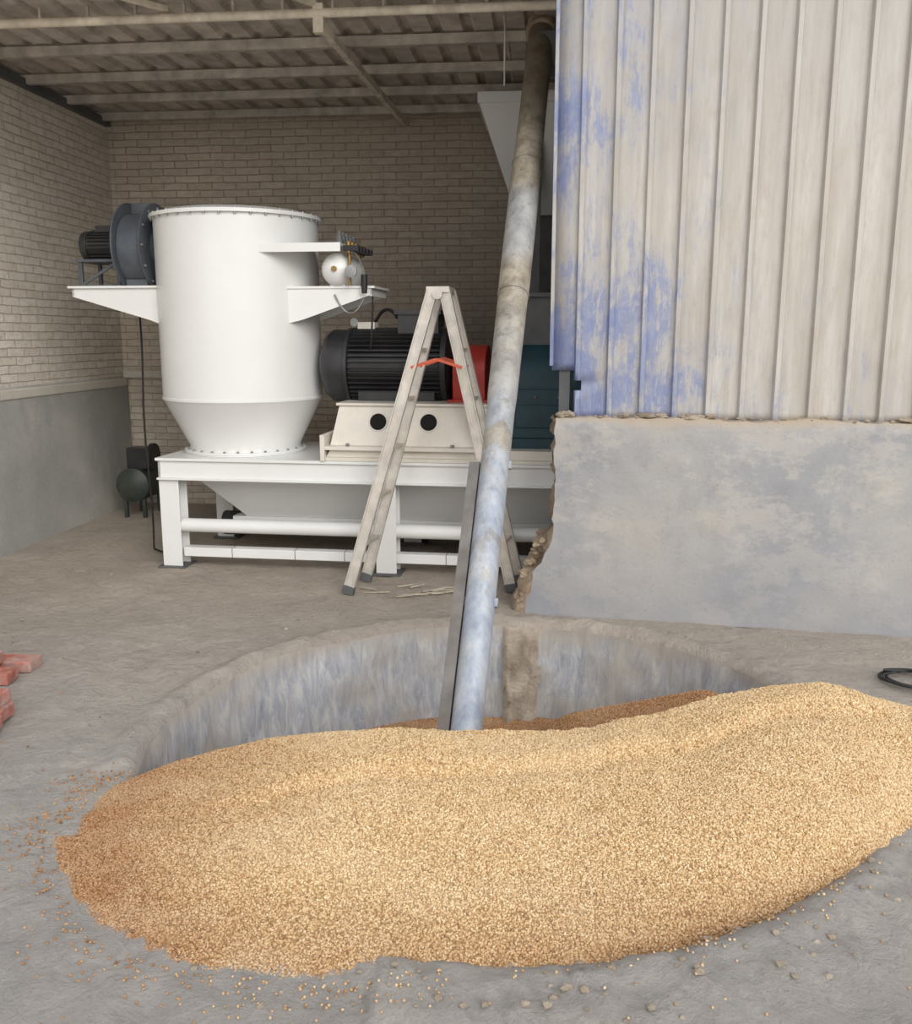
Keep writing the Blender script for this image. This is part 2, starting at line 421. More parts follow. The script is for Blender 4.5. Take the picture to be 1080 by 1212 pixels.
WW=Matrix.Translation((-0.08,5.11,0))@Matrix.Rotation(math.radians(-5.6),4,'Z')
def right_wall():
    bm=bmesh.new()
    S1=4.6
    def left(z):
        base=np.interp(z,[0,0.12,0.25,0.42,0.6,1.16],[-0.03,-0.01,0.02,0.11,0.13,0.125])
        return base+0.02*fb(z*9,2)+0.008*fb(z*30,5)
    nz=40; ns=140
    def top(s): return 1.15+0.018*fb(s*3,8)+0.012*fb(s*11,3)
    g={}
    NB=8
    for i in range(ns+1):
        for j in range(nz+1):
            t=(i/ns)**1.3
            z0=j/nz
            s0=left(z0*1.16); s=s0+(S1-s0)*t
            z=z0*top(s)
            yy=0.012*fb(s*1.3,z*1.3,4)+0.004*fb(s*9,z*9,4)
            if j==nz: yy+=0.02
            g[i,j,0]=bm.verts.new((s,yy,z))
            g[i,j,1]=bm.verts.new((s,0.38,z))
    def q(a,b_,c,d,m=0):
        f=bm.faces.new([a,b_,c,d]); f.material_index=m
    for i in range(ns):
        for j in range(nz):
            q(g[i,j,0],g[i+1,j,0],g[i+1,j+1,0],g[i,j+1,0]); q(g[i,j,1],g[i,j+1,1],g[i+1,j+1,1],g[i+1,j,1])
        q(g[i,nz,0],g[i+1,nz,0],g[i+1,nz,1],g[i,nz,1])
        q(g[i,0,0],g[i,0,1],g[i+1,0,1],g[i+1,0,0])
    e={}
    for j in range(nz+1):
        for k in range(NB+1):
            if k==0: e[j,k]=g[0,j,0]
            elif k==NB: e[j,k]=g[0,j,1]
            else:
                z=g[0,j,0].co.z; y=g[0,j,0].co.y+(0.38-g[0,j,0].co.y)*k/NB
                lo=max(0.0,1-z/0.55)
                bul=math.sin(math.pi*k/NB)
                s=g[0,j,0].co.x-bul*(0.02+0.09*lo)+0.05*fb(z*8,y*8,6)+0.02*fb(z*25,y*25,6)
                e[j,k]=bm.verts.new((s,y,z))
    for j in range(nz):
        for k in range(NB): q(e[j,k],e[j+1,k],e[j+1,k+1],e[j,k+1],1)
        q(g[ns,j,0],g[ns,j,1],g[ns,j+1,1],g[ns,j+1,0])
    bmesh.ops.recalc_face_normals(bm,faces=bm.faces)
    me=bpy.data.meshes.new('wall_right'); bm.to_mesh(me); bm.free(); me.materials.append(M['found']); me.materials.append(M['rubble'])
    for p in me.polygons: p.use_smooth=True
    me.set_sharp_from_angle(angle=math.radians(50))
    o=bpy.data.objects.new('wall_right',me); COL.objects.link(o); o.matrix_world=WW
    b=MB()
    for k in range(46):
        z=random.uniform(0.0,0.45); s=np.interp(z,[0,0.25,0.45,0.6],[-0.07,-0.04,0.05,0.11])
        b.rock((s+random.uniform(-0.01,0.03),random.uniform(0.04,0.30),z),random.uniform(0.014,0.036),'rubble',(1,1,0.8),0.6,k,2)
    b.done('broken_end',angle=0,parent=o)
    b=MB()
    for s,y,r,sq in [(0.62,0.07,0.042,(1.6,1,0.4)),(0.70,0.08,0.03,(1.2,1,0.6)),(0.86,0.06,0.045,(1.6,1,.4)),(0.96,0.08,0.03,(1,1,.5)),(0.5,0.07,0.024,(1,1,.6)),(1.55,0.08,0.022,(1,1,.5)),(1.95,0.07,0.03,(1.5,1,.5)),(0.2,0.08,0.026,(1,1,.8)),(0.16,0.05,0.035,(1,1,.6))]:
        b.rock((s,y,1.16),r,'stone',sq,0.4,s*10,3)
    for k in range(50):
        b.rock((random.uniform(0.2,2.3),random.uniform(0.01,0.12),1.153),random.uniform(0.006,0.014),'stone',(1.3,1,.7),0.5,k,1)
    b.done('loose_rubble',angle=0,parent=o)
    pitch=0.178; ys=0.13; rh=0.028
    sa,sb,za,zb=0.088,4.5,1.13,3.75
    bm=bmesh.new()
    xs=[(sa,ys)]; k=-2
    while True:
        c=0.235+k*pitch
        if c-0.03>sb: break
        for ds,dy in[(-0.020,0),(-0.010,-rh),(0.010,-rh),(0.020,0)]:
            if sa+0.005<c+ds<sb: xs.append((c+ds,ys+dy))
        k+=1
    xs.append((sb,ys)); nz=48
    rows=[]
    for j in range(nz+1):
        z=za+(zb-za)*j/nz
        rows.append([bm.verts.new((x,y+0.003*fb(x*1.2,z*1.2,1),z+(0.012*fb(x*6,1,1) if j==0 else 0))) for x,y in xs])
    for j,(a,c) in enumerate(zip(rows,rows[1:])):
        for i in range(len(xs)-1):
            xm=(xs[i][0]+xs[i+1][0])/2; zm=za+(zb-za)*(j+0.5)/nz
            if xm<0.2 and zm<1.43: continue
            if xm<0.26 and zm<1.36 : 
                if fb(zm*8,xm*4)>0.1: continue
            bm.faces.new([a[i],a[i+1],c[i+1],c[i]])
    me=bpy.data.meshes.new('corrugated_siding'); bm.to_mesh(me); bm.free(); me.materials.append(M['siding'])
    for p in me.polygons: p.use_smooth=True
    me.set_sharp_from_angle(angle=math.radians(20))
    q_=bpy.data.objects.new('corrugated_siding',me); COL.objects.link(q_); q_.parent=o
    sm=q_.modifiers.new('t','SOLIDIFY'); sm.thickness=0.002; sm.offset=1
    b=MB()
    b.box((0.080,0.085,1.43),(0.098,0.16,3.75),'siding')
    b.box((0.13,0.145,1.16),(0.19,0.2,3.7),'grey')
    b.done('siding_corner_trim',angle=0,parent=o)
    return o
right_wall()

def roof():
    e=empty('ceiling')
    def sheet(xa,xb,ya,yb,mat,name,zoff=0.0):
        bm=bmesh.new(); xs=[]; x=xa
        while x<xb:
            for dx,dz in[(0,0),(0.11,0),(0.13,0.03),(0.17,0.03),(0.19,0)]:
                if x+dx<=xb+0.001: xs.append((x+dx,dz))
            x+=0.20
        rows=[]
        for j in range(2):
            y=[ya,yb][j]
            rows.append([bm.verts.new((x,y,3.53+zoff+dz)) for x,dz in xs])
        for i in range(len(xs)-1): bm.faces.new([rows[0][i],rows[0][i+1],rows[1][i+1],rows[1][i]])
        me=bpy.data.meshes.new(name); bm.to_mesh(me); bm.free(); me.materials.append(M[mat])
        q=bpy.data.objects.new(name,me); COL.objects.link(q); q.parent=e
    sheet(-4.3,-0.3,5.55,8.75,'roof','roof_sheet_a')
    sheet(-0.5,4.7,5.3,8.75,'roof','roof_sheet_b',0.006)
    sheet(-4.3,-2.7,4.7,5.6,'roof_lite','roof_sheet_translucent',0.006)
    sheet(-2.7,0.05,4.7,5.6,'roof','roof_sheet_c',0.006)
    b=MB()
    for y in(6.35,7.0,7.6,8.2):
        b.bar((-4.1,y,3.485),(4.5,y,3.485),0.012,0.06,'purlin')
        b.bar((-4.1,y+0.02,3.455),(4.5,y+0.02,3.455),0.045,0.006,'purlin')
    b.bar((-4.1,5.25,3.49),(0.0,5.25,3.49),0.05,0.05,'purlin')
    b.done('purlins',angle=0,parent=e)
    b=MB()
    b.cyl((-4.1,5.7,3.45),(0.02,5.7,3.45),0.026,'beam')
    for k in range(14):
        b.box((-4.0+k*0.3,5.69,3.47),(-3.985+k*0.3,5.71,3.54),'purlin')
    b.bar((-1.38,5.72,3.40),(-1.28,8.3,3.40),0.04,0.05,'beam')
    b.box((-1.41,5.68,3.34),(-1.35,5.73,3.5),'beam')
    b.bar((-3.98,5.0,3.46),(-3.98,8.35,3.46),0.06,0.06,'grey')
    b.bar((-3.0,4.8,3.5),(-2.3,5.7,3.5),0.03,0.03,'beam'); b.bar((-2.0,4.8,3.5),(-1.4,5.7,3.5),0.03,0.03,'beam')
    b.done('beams',angle=35,parent=e)
    b=MB()
    b.tube([(-0.3,6.0,3.5),(-0.3,6.0,3.1)],0.006,'purlin')
    b.done('hanger_rod',parent=e)
roof()

# ------------------------------------------------------------------ machine
MM=Matrix.Translation((-2.61,5.96,0))@Matrix.Rotation(math.radians(-2.3),4,'Z')
def machine():
    MILL=empty('hammer_mill_machine',MM)
    HOP=empty('dust_collector_hopper',MM)
    b=MB()
    L=2.95; D=1.1
    b.box((-0.05,-0.02,0.755),(L,D,0.775),'white')
    b.prism([(-0.04,0.625),(L,0.625),(L,0.755),(-0.04,0.755)],0.0,0.03,'white')
    b.prism([(-0.04,0.625),(L,0.625),(L,0.64),(-0.04,0.64)],-0.03,0.06,'white')
    b.prism([(-0.04,0.625),(L,0.625),(L,0.755),(-0.04,0.755)],D-0.03,D,'white')
    b.box((-0.04,0.0,0.625),(-0.02,D,0.755),'white')
    for s in(-0.04,1.48,2.75):
        for y in(0.0,D-0.14):
            b.box((s,y,0.015),(s+0.14,y+0.012,0.63),'white')
            b.box((s,y+0.128,0.015),(s+0.14,y+0.14,0.63),'white')
            b.box((s+0.05,y+0.01,0.015),(s+0.09,y+0.13,0.63),'white')
            b.box((s-0.03,y-0.03,0.0),(s+0.17,y+0.17,0.015),'grey')
    b.cyl((0.1,0.05,0.30),(L-0.1,0.05,0.30),0.048,'white')
    b.box((0.1,0.03,0.08),(L-0.1,0.11,0.145),'white')
    b.box((0.1,D-0.1,0.08),(L-0.1,D-0.02,0.145),'white')
    for s in(0.45,0.9,1.25,1.95,2.3): b.box((s,0.028,0.078),(s+0.006,0.112,0.147),'grey')
    b.hexa([(0.42,0.42,0.30),(L-0.05,0.42,0.30),(L-0.05,0.68,0.30),(0.42,0.68,0.30),(0.12,0.2,0.625),(L-0.05,0.2,0.625),(L-0.05,0.95,0.625),(0.12,0.95,0.625)],'white')
    b.box((0.32,0.40,0.20),(L-0.05,0.70,0.30),'white')
    b.bar((0.15,0.9,0.12),(0.5,0.5,0.35),0.03,0.06,'black')
    b.cyl((0.2,0.55,0.22),(0.33,0.55,0.22),0.09,'black')
    b.done('base_frame',angle=35,bevel=0.004,parent=MILL)
    cx,cy=0.41,0.50
    b=MB(); 
    prof=[(0.776,0.43),(0.787,0.43),(0.788,0.435),(0.800,0.435),(0.801,0.395),(0.83,0.395),(1.14,0.552),(1.155,0.565),(1.17,0.565),(1.175,0.56),(2.37,0.56),(2.372,0.585),(2.395,0.585),(2.397,0.55),(2.42,0.50),(2.44,0.30),(2.445,0.0)]
    b.lathe((cx,cy,0),(0,0,1),prof,'white',96)
    for i in range(36):
        a=2*math.pi*i/36
        b.cyl((cx+.572*math.cos(a),cy+.572*math.sin(a),2.36),(cx+.572*math.cos(a),cy+.572*math.sin(a),2.405),0.008,'steel',8)
    for i in range(28):
        a=2*math.pi*i/28
        b.cyl((cx+.417*math.cos(a),cy+.417*math.sin(a),0.79),(cx+.417*math.cos(a),cy+.417*math.sin(a),0.812),0.009,'steel',8)
    b.prism([(cx-1.12,1.86),(cx-1.12,1.915),(cx-0.45,1.915),(cx-0.45,1.66),(cx-0.56,1.70)],cy-0.26,cy-0.235,'white')
    b.prism([(cx-1.12,1.86),(cx-1.12,1.915),(cx-0.45,1.915),(cx-0.45,1.66),(cx-0.56,1.70)],cy+0.235,cy+0.26,'white')
    b.box((cx-1.14,cy-0.28,1.915),(cx-0.45,cy+0.28,1.93),'white')
    b.box((cx-1.12,cy-0.26,1.86),(cx-1.105,cy+0.26,1.915),'white')
    b.prism([(cx+1.03,1.86),(cx+1.03,1.90),(cx+0.40,1.90),(cx+0.40,1.66),(cx+0.56,1.70)],cy-0.32,cy-0.30,'white')
    b.prism([(cx+1.03,1.86),(cx+1.03,1.90),(cx+0.45,1.90),(cx+0.45,1.66),(cx+0.56,1.70)],cy+0.10,cy+0.12,'white')
    b.box((cx+0.35,cy-0.33,1.90),(cx+1.05,cy+0.13,1.915),'white')
    b.box((cx+1.015,cy-0.32,1.85),(cx+1.03,cy+0.12,1.9),'white')
    b.box((cx+0.30,cy-0.46,2.165),(cx+0.86,cy-0.05,2.18),'white')
    b.bar((cx+0.30,cy-0.455,2.15),(cx+0.86,cy-0.455,2.15),0.012,0.05,'white')
    b.cyl((cx-0.62,cy,2.2),(cx-0.45,cy,2.2),0.09,'white',32)
    b.cyl((cx-0.60,cy,2.2),(cx-0.585,cy,2.2),0.13,'white',32)
    b.done('cylindrical_tank',angle=35,parent=HOP)
    b=MB()
    fx=cx-0.665
    N=56; out=[]
    for i in range(N+1):
        a=2*math.pi*i/N; r=0.235+0.075*i/N
        out.append((cy+r*math.cos(a+math.pi/2),2.2+r*math.sin(a+math.pi/2)))
    va=[b.bm.verts.new((fx-0.11,y,z)) for y,z in out]; vb=[b.bm.verts.new((fx+0.07,y,z)) for y,z in out]
    fs=[b.bm.faces.new(va),b.bm.faces.new(vb[::-1])]
    for i in range(len(out)): 
        j=(i+1)%len(out); fs.append(b.bm.faces.new([va[i],vb[i],vb[j],va[j]]))
    b._tag(fs,'slate')
    b.lathe((fx+0.07,cy,2.2),(1,0,0),[(0,0.30),(0.01,0.305),(0.012,0.30),(0.012,0.14),(0.03,0.12),(0.05,0.10)],'slate',48)
    b.lathe((fx-0.125,cy,2.2),(1,0,0),[(0,0.31),(0.012,0.31)],'slate',48)
    for i in range(12):
        a=2*math.pi*i/12
        b.cyl((fx+0.08,cy+.27*math.cos(a),2.2+.27*math.sin(a)),(fx+0.095,cy+.27*math.cos(a),2.2+.27*math.sin(a)),0.01,'steel',8)
    b.box((fx-0.08,cy+0.05,2.38),(fx+0.06,cy+0.42,2.5),'slate')
    b.lathe((fx-0.48,cy,2.22),(1,0,0),[(0,0.07),(0.01,0.10),(0.06,0.105),(0.062,0.092),(0.30,0.092),(0.302,0.105),(0.33,0.105),(0.35,0.06),(0.39,0.05)],'black',40)
    for i in range(24):
        a=2*math.pi*i/24; c,s_=math.cos(a),math.sin(a)
        b.bar((fx-0.41,cy+.1*c,2.22+.1*s_),(fx-0.19,cy+.1*c,2.22+.1*s_),0.004,0.02,'black',up=(0,c,s_))
    b.box((fx-0.36,cy-0.06,2.31),(fx-0.22,cy+0.06,2.355),'black')
    for s in(fx-0.46,fx-0.18):
        for y in(cy-0.14,cy+0.12): b.box((s,y,1.93),(s+0.025,y+0.025,2.11),'slate')
    b.box((fx-0.47,cy-0.15,2.10),(fx-0.14,cy+0.15,2.12),'slate')
    b.box((fx-0.47,cy-0.15,1.931),(fx-0.14,cy+0.15,1.945),'slate')
    b.bar((fx-0.45,cy-0.135,1.94),(fx-0.17,cy-0.135,2.10),0.012,0.02,'slate')
    b.box((fx-0.10,cy-0.16,1.931),(fx+0.06,cy+0.16,1.98),'slate')
    b.done('centrifugal_fan',angle=35,bevel=0.002,parent=HOP)
    b=MB(); ax=cx+0.80
    b.lathe((ax,cy-0.40,2.02),(0,1,0),[(0,0.0),(0.006,0.035),(0.03,0.075),(0.06,0.1),(0.09,0.108),(0.40,0.108),(0.44,0.095),(0.47,0.06),(0.48,0)],'white',40)
    b.cyl((ax,cy-0.41,2.02),(ax,cy-0.385,2.02),0.018,'brass',16)
    b.box((ax-0.05,cy-0.32,1.913),(ax+0.05,cy+0.0,1.935),'white')
    b.done('compressed_air_receiver',angle=35,parent=HOP)
    b=MB()
    for i in range(5):
        y=cy-0.40+i*0.09
        b.lathe((cx+0.84,y,2.18),(0,0,1),[(0,0.03),(0.02,0.03),(0.02,0.022),(0.05,0.022),(0.05,0.012),(0.075,0.012)],'grey',16)
        b.box((cx+0.87,y-0.02,2.13),(cx+0.97,y+0.02,2.165),'rubber')
        b.cyl((cx+0.9,y,2.12),(cx+0.9,y,2.19),0.016,'brass',12)
    b.lathe((cx+0.92,cy-0.42,2.0),(0,-1,0),[(0,0.04),(0.02,0.04),(0.022,0.03)],'steel',24)
    b.lathe((cx+0.99,cy-0.36,1.985),(0,0,-1),[(0,0.02),(0.05,0.022),(0.12,0.018)],'rubber',16)
    b.cyl((cx+0.9,cy-0.38,1.915),(cx+0.9,cy-0.38,2.13),0.01,'brass',12)
    def arc(p,q,sag,n=12):
        p=Vector(p);q=Vector(q); return [p.lerp(q,t/n)+Vector((0,0,-sag*4*(t/n)*(1-t/n))) for t in range(n+1)]
    b.tube(arc((cx+0.92,cy-0.41,2.12),(cx+1.0,cy-0.33,1.93),-0.06),0.006,'steel')
    b.tube(arc((cx+1.0,cy-0.3,1.9),(cx+0.78,cy-0.33,1.86),0.14,16),0.006,'steel')
    b.tube(arc((cx+1.02,cy-0.25,1.86),(cx+0.98,cy-0.2,1.5),0.1,16),0.006,'rubber')
    b.done('pneumatic_valve_set',angle=35,parent=HOP)
    b=MB(); mz=1.385; my=0.52
    b.lathe((1.03,my,mz),(1,0,0),[(0,0.10),(0.0,0.17),(0.015,0.215),(0.05,0.245),(0.06,0.25),(0.17,0.25),(0.175,0.262),(0.2,0.262),(0.205,0.225),(0.84,0.225),(0.845,0.26),(0.88,0.26),(0.90,0.2),(0.93,0.12),(0.96,0.05),(1.1,0.045)],'black',72)
    b.lathe((1.018,my,mz),(1,0,0),[(0.0,0.05),(0.0,0.155),(0.012,0.16)],'grey',48)
    for r in(0.06,0.09,0.12,0.15):
        b.lathe((1.014,my,mz),(1,0,0),[(0,r-0.004),(0,r+0.004),(0.01,r+0.004)],'black',40,cap=False)
    for i in range(44):
        a=2*math.pi*i/44; c,s_=math.cos(a),math.sin(a)
        b.bar((1.24,my+.242*c,mz+.242*s_),(1.87,my+.242*c,mz+.242*s_),0.006,0.045,'black',up=(0,c,s_))
    b.box((1.57,my-0.14,mz+0.22),(1.85,my+0.14,mz+0.36),'black')
    b.box((1.55,my-0.16,mz+0.35),(1.87,my+0.16,mz+0.38),'black')
    b.tube(arc((1.55,my-0.05,mz+0.33),(1.35,my+0.1,mz+0.28),-0.08),0.012,'rubber')
    for y in(my-0.2,my+0.14): b.box((1.30,y,1.14),(1.83,y+0.06,1.22),'black')
    b.lathe((1.23,my,mz+0.3),(0,1,0),[(0,0.03),(0.015,0.03)],'steel',16)
    b.box((1.27,my-0.06,mz+0.24),(1.39,my+0.06,mz+0.30),'ivory')
    b.done('electric_motor',angle=35,parent=MILL)
    b=MB()
    b.box((1.15,-0.015,0.776),(2.95,0.95,0.80),'ivory')
    b.prism([(1.15,0.80),(2.65,0.80),(2.65,0.86),(1.18,0.86)],0.01,0.9,'ivory')
    b.box((1.13,-0.03,0.85),(2.35,0.93,0.875),'ivory')
    b.hexa([(1.17,0.04,0.875),(2.31,0.04,0.875),(2.31,0.9,0.875),(1.17,0.9,0.875),(1.22,0.12,1.14),(2.27,0.12,1.14),(2.27,0.86,1.14),(1.22,0.86,1.14)],'ivory')
    b.box((1.20,0.10,1.135),(2.29,0.88,1.152),'ivory')
    b.box((1.12,-0.035,0.776),(1.15,0.5,0.95),'ivory')
    nrm=Vector((0,-0.265,0.08)).normalized()
    for s in(1.49,1.83):
        p=Vector((s,0.088,1.03))
        b.lathe(p,nrm,[(0.0,0.066),(0.007,0.066),(0.007,0.056),(0.0,0.056)],'ivory',32,cap=False)
        b.lathe(p-nrm*0.002,nrm,[(0.0,0.056),(0.005,0.056)],'hole',32)
    for s in(1.3,1.67,2.0): b.cyl((s,0.0,0.876),(s,0.0,0.895),0.014,'steel',6)
    b.done('motor_pedestal',angle=35,bevel=0.003,parent=MILL)
    b=MB()
    N=20; pts=[(0.30,1.152)]+[(my-0.24*math.cos(math.pi*i/N),1.34+0.24*math.sin(math.pi*i/N)*0.8) for i in range(N+1)]+[(0.74,1.152)]
    va=[b.bm.verts.new((1.96,y,z)) for y,z in pts]; vb=[b.bm.verts.new((2.18,y,z)) for y,z in pts]
    fs=[b.bm.faces.new(va),b.bm.faces.new(vb[::-1])]
    for i in range(len(pts)): 
        j=(i+1)%len(pts); fs.append(b.bm.faces.new([va[i],vb[i],vb[j],va[j]]))
    b._tag(fs,'red')
    b.box((1.93,0.24,1.152),(2.21,0.30,1.17),'red')
    b.done('coupling_guard',angle=35,bevel=0.004,parent=MILL)
    b=MB()
    b.box((2.25,0.15,0.80),(2.95,0.9,0.93),'teal')
    b.lathe((2.30,my,1.25),(1,0,0),[(0,0.30),(0.02,0.36),(0.60,0.36),(0.62,0.30)],'teal',56)
    b.box((2.30,0.14,0.93),(2.89,0.5,1.25),'teal')
    b.box((2.33,0.3,1.5),(2.83,0.8,1.85),'grey')
    b.box((2.3,0.27,1.84),(2.86,0.83,1.87),'grey')
    for i in range(4): b.cyl((2.38+0.15*i,0.13,1.2),(2.38+0.15*i,0.15,1.2),0.014,'grey',6)
    b.box((2.4,0.125,1.0),(2.75,0.142,1.15),'teal')
    b.done('mill_rotor_housing',angle=35,bevel=0.005,parent=MILL)
    b=MB(); pts=[]
    for i in range(30):
        t=i/29; pts.append((cx-0.82+0.05*t+0.01*math.sin(t*9),cy+0.1-0.1*t,1.93-1.9*t))
    pts+=[(cx-0.74,cy-0.05,0.02),(cx-0.64,cy-0.12,0.015),(cx-0.54,cy-0.1,0.014)]
    b.tube(pts,0.007,'rubber'); b.done('hanging_power_cable',parent=HOP)
machine()

b=MB()
b.hexa([(-0.28,7.75,2.55),(0.25,7.75,2.55),(0.25,8.1,2.55),(-0.28,8.1,2.55),(-0.56,7.35,3.33),(0.9,7.35,3.33),(0.9,8.3,3.33),(-0.56,8.3,3.33)],'white')
b.box((-0.57,7.34,3.32),(0.91,8.31,3.40),'white')
b.box((-0.22,7.8,1.9),(0.2,8.05,2.56),'grey')
for x in(-0.16,0.8):
    for y in(7.45,8.2): b.box((x,y,0.0),(x+0.08,y+0.08,3.33),'grey')
b.box((-0.16,7.45,1.85),(0.88,8.28,1.93),'grey')
b.done('overhead_feed_hopper',angle=0,bevel=0.004)

def auger():
    b=MB()
    A=Vector((-0.312,3.587,-0.013)); B=Vector((-0.078,6.22,3.5)); d=(B-A).normalized(); L=(B-A).length
    A0=A-d*0.35
    b.lathe(A0,d,[(0,0.05),(0.0,0.067),(1.9,0.070),(2.0,0.074),(2.6,0.079),(2.7,0.083),(3.5,0.085),(3.6,0.080),(L+0.33,0.078)],'auger',40)
    for t,r in((2.62,0.085),(3.55,0.088)):
        b.lathe(A0,d,[(t,r),(t+0.010,r)],'auger',40)
    side=d.cross(Vector((0,0,1))).normalized(); up=side.cross(d).normalized()
    o=-side*0.095-up*0.005
    b.bar(A0+o,A0+d*1.6+o,0.05,0.07,'channel',up=up)
    for t in(0.9,1.6,3.0):
        for k in(-1,1): b.bar(A0+d*t+side*0.064*k,A0+d*t+side*0.080*k,0.02,0.04,'auger',up=d)
    T=A0+d*(L+0.28)
    b.lathe(T,d,[(0,0.10),(0.02,0.10),(0.02,0.09),(0.30,0.09),(0.31,0.05)],'rubble',32)
    b.box((T.x-0.02,T.y-0.12,T.z-0.22),(T.x+0.14,T.y+0.14,T.z-0.02),'grey')
    b.done('grain_auger_conveyor',angle=40)
auger()

def ladder():
    b=MB()
    ft=[(-1.22,5.40,0.012),(-1.17,5.72,0.012)]; rt=[(-0.20,5.56,0.012),(-0.16,5.80,0.012)]
    T=[(-0.70,5.60,1.867),(-0.685,5.80,1.867)]
    T2=[(-0.63,5.61,1.867),(-0.615,5.81,1.867)]
    w=(Vector(ft[1])-Vector(ft[0])).normalized()
    def rail(p,q):
        p=Vector(p);q=Vector(q)
        b.bar(p,q,0.012,0.066,'alu',up=(q-p).cross(w))
        n=(q-p).cross(w).normalized()
        for k in(-1,1): b.bar(p+n*0.03*k,q+n*0.03*k,0.03,0.007,'alu',up=n)
        b.bar(p,p+(q-p).normalized()*0.05,0.034,0.075,'grey',up=n)
    for p,q in zip(ft,T): rail(p,q)
    for p,q in zip(rt,T2): rail(p,q)
    for side,top in((ft,T),(rt,T2)):
        for k in range(1,6):
            t=k/6.2
            p=Vector(side[0]).lerp(Vector(top[0]),t); q=Vector(side[1]).lerp(Vector(top[1]),t)
            b.bar(p,q,0.035,0.022,'alu')
    b.bar(Vector(T[0])+Vector((0.03,-0.01,0.0)),Vector(T[1])+Vector((0.03,0.01,0.0)),0.14,0.035,'alu')
    for t in(T[0],T[1]): b.cyl(Vector(t)+Vector((0.03,-0.03,-0.03)),Vector(t)+Vector((0.03,0.03,-0.03)),0.03,'alu')
    for i in(0,1):
        p=Vector(ft[i]).lerp(Vector(T[i]),0.75); q=Vector(rt[i]).lerp(Vector(T2[i]),0.75)
        m=p.lerp(q,0.5)+Vector((0,0,0.05))
        b.bar(p,m,0.02,0.018,'orange'); b.bar(m,q,0.02,0.018,'orange')
    b.done('aluminium_step_ladder',angle=30,bevel=0.001)
ladder()

# ------------------------------------------------------------------ grain pile
XS=[-1.72,-1.56,-1.42,-1.2,-.9,-.5,-.2,.15,.5,.85,1.1,1.4,1.7,2.0]
YR=[2.80,2.88,2.93,3.0,3.05,3.1,3.14,3.2,3.28,3.38,3.4,3.42,3.42,3.4]
ZR=[-.11,-.015,.055,.115,.155,.168,.160,.155,.205,.27,.275,.215,.10,-.03]
YF=[2.76,2.56,2.36,2.10,2.0,2.01,2.06,2.12,2.23,2.45,2.68,2.95,3.2,3.35]
xg=np.linspace(-2.2,2.4,461)
ker=np.exp(-(np.arange(-12,13)/6.0)**2); ker/=ker.sum()
def sm_(v):
    a=np.interp(xg,XS,v); a=np.convolve(np.pad(a,12,'edge'),ker,'valid'); return a
GYR,GZR,GYF=sm_(YR),sm_(ZR),sm_(YF)
def pile_h(x,y):
    yr=np.interp(x,xg,GYR); zr=np.interp(x,xg,GZR); yf=np.interp(x,xg,GYF)
    n=fb(x*1.3,y*1.3,2); n2=fb(x*3.1,y*3.1,7)
    yf+=0.02*n2
    rt=min(1,max(0,(x-0.1)/0.5))
    if y<=yr:
        t=(yr-y)/max(0.05,yr-yf)
        if t<=1: z=zr*(1-t**(2.0+0.5*rt))-0.04*rt*t**4
        else: z=-0.04*rt-0.3*(yf-y)
        crease=2.64+.305*(x+.89)+0.05*n+0.012*n2
        fade=min(1,max(0,(x+1.15)/0.3))*min(1,max(0,(1.35-x)/0.3))
        z+=fade*0.034*((1/(1+math.exp(-(y-crease)/0.008)))*math.exp(-max(0,y-crease)/0.22)-0.35*math.exp(-((y-crease+0.03)/0.04)**2))
        env=min(1,max(0,(1-t)*4))
        z+=(0.022*n+0.014*n2)*env
    else:
        k=y-yr
        z=zr-0.62*max(0,k-0.06)-0.9*min(k,0.06)**1.5*2
        z=max(z,-0.54+0.03*n)
        z2=-0.17+0.19*np.interp(x,[-0.1,0.7],[0,1])-0.5*math.hypot(max(0,0.15-x,x-0.75),y-3.98)
        if x>-1.2: z=max(z,z2+0.012*n)
        z+=(0.022*n+0.014*n2)*math.exp(-k/0.3)
    return z
def pile():
    dx=0.0166; vs=[];fs=[]
    xs=np.arange(-1.95,2.15,dx); ys=np.arange(1.9,4.95,dx); H={}
    idx={}
    def inside(x,y): return math.hypot(x-PC[0],y-PC[1])<(PR+0.02 if y<3.2 else PR-0.03)
    for i,x in enumerate(xs):
        for j,y in enumerate(ys):
            H[i,j]=pile_h(x,y)
    def vid(i,j):
        if (i,j) not in idx:
            idx[i,j]=len(vs); vs.append((xs[i],ys[j],H[i,j]))
        return idx[i,j]
    for i in range(len(xs)-1):
        for j in range(len(ys)-1):
            cx_=xs[i]+dx/2; cy_=ys[j]+dx/2; z=H[i,j]
            ins=inside(cx_,cy_)
            if ins or z>-0.012:
                if not ins and cy_>4.2: continue
                fs.append([vid(i,j),vid(i+1,j),vid(i+1,j+1),vid(i,j+1)])
    me=bpy.data.meshes.new('soybean_pile'); me.from_pydata(vs,[],fs)
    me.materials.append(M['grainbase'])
    for p in me.polygons: p.use_smooth=True
    o=bpy.data.objects.new('soybean_pile',me); COL.objects.link(o)
    return o
kb=bmesh.new(); bmesh.ops.create_icosphere(kb,subdivisions=2,radius=1)
for v in kb.verts: v.co.x*=1.12; v.co.z*=0.9
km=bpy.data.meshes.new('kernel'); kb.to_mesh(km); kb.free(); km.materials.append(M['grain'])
for p in km.polygons: p.use_smooth=True
KR=0.0037
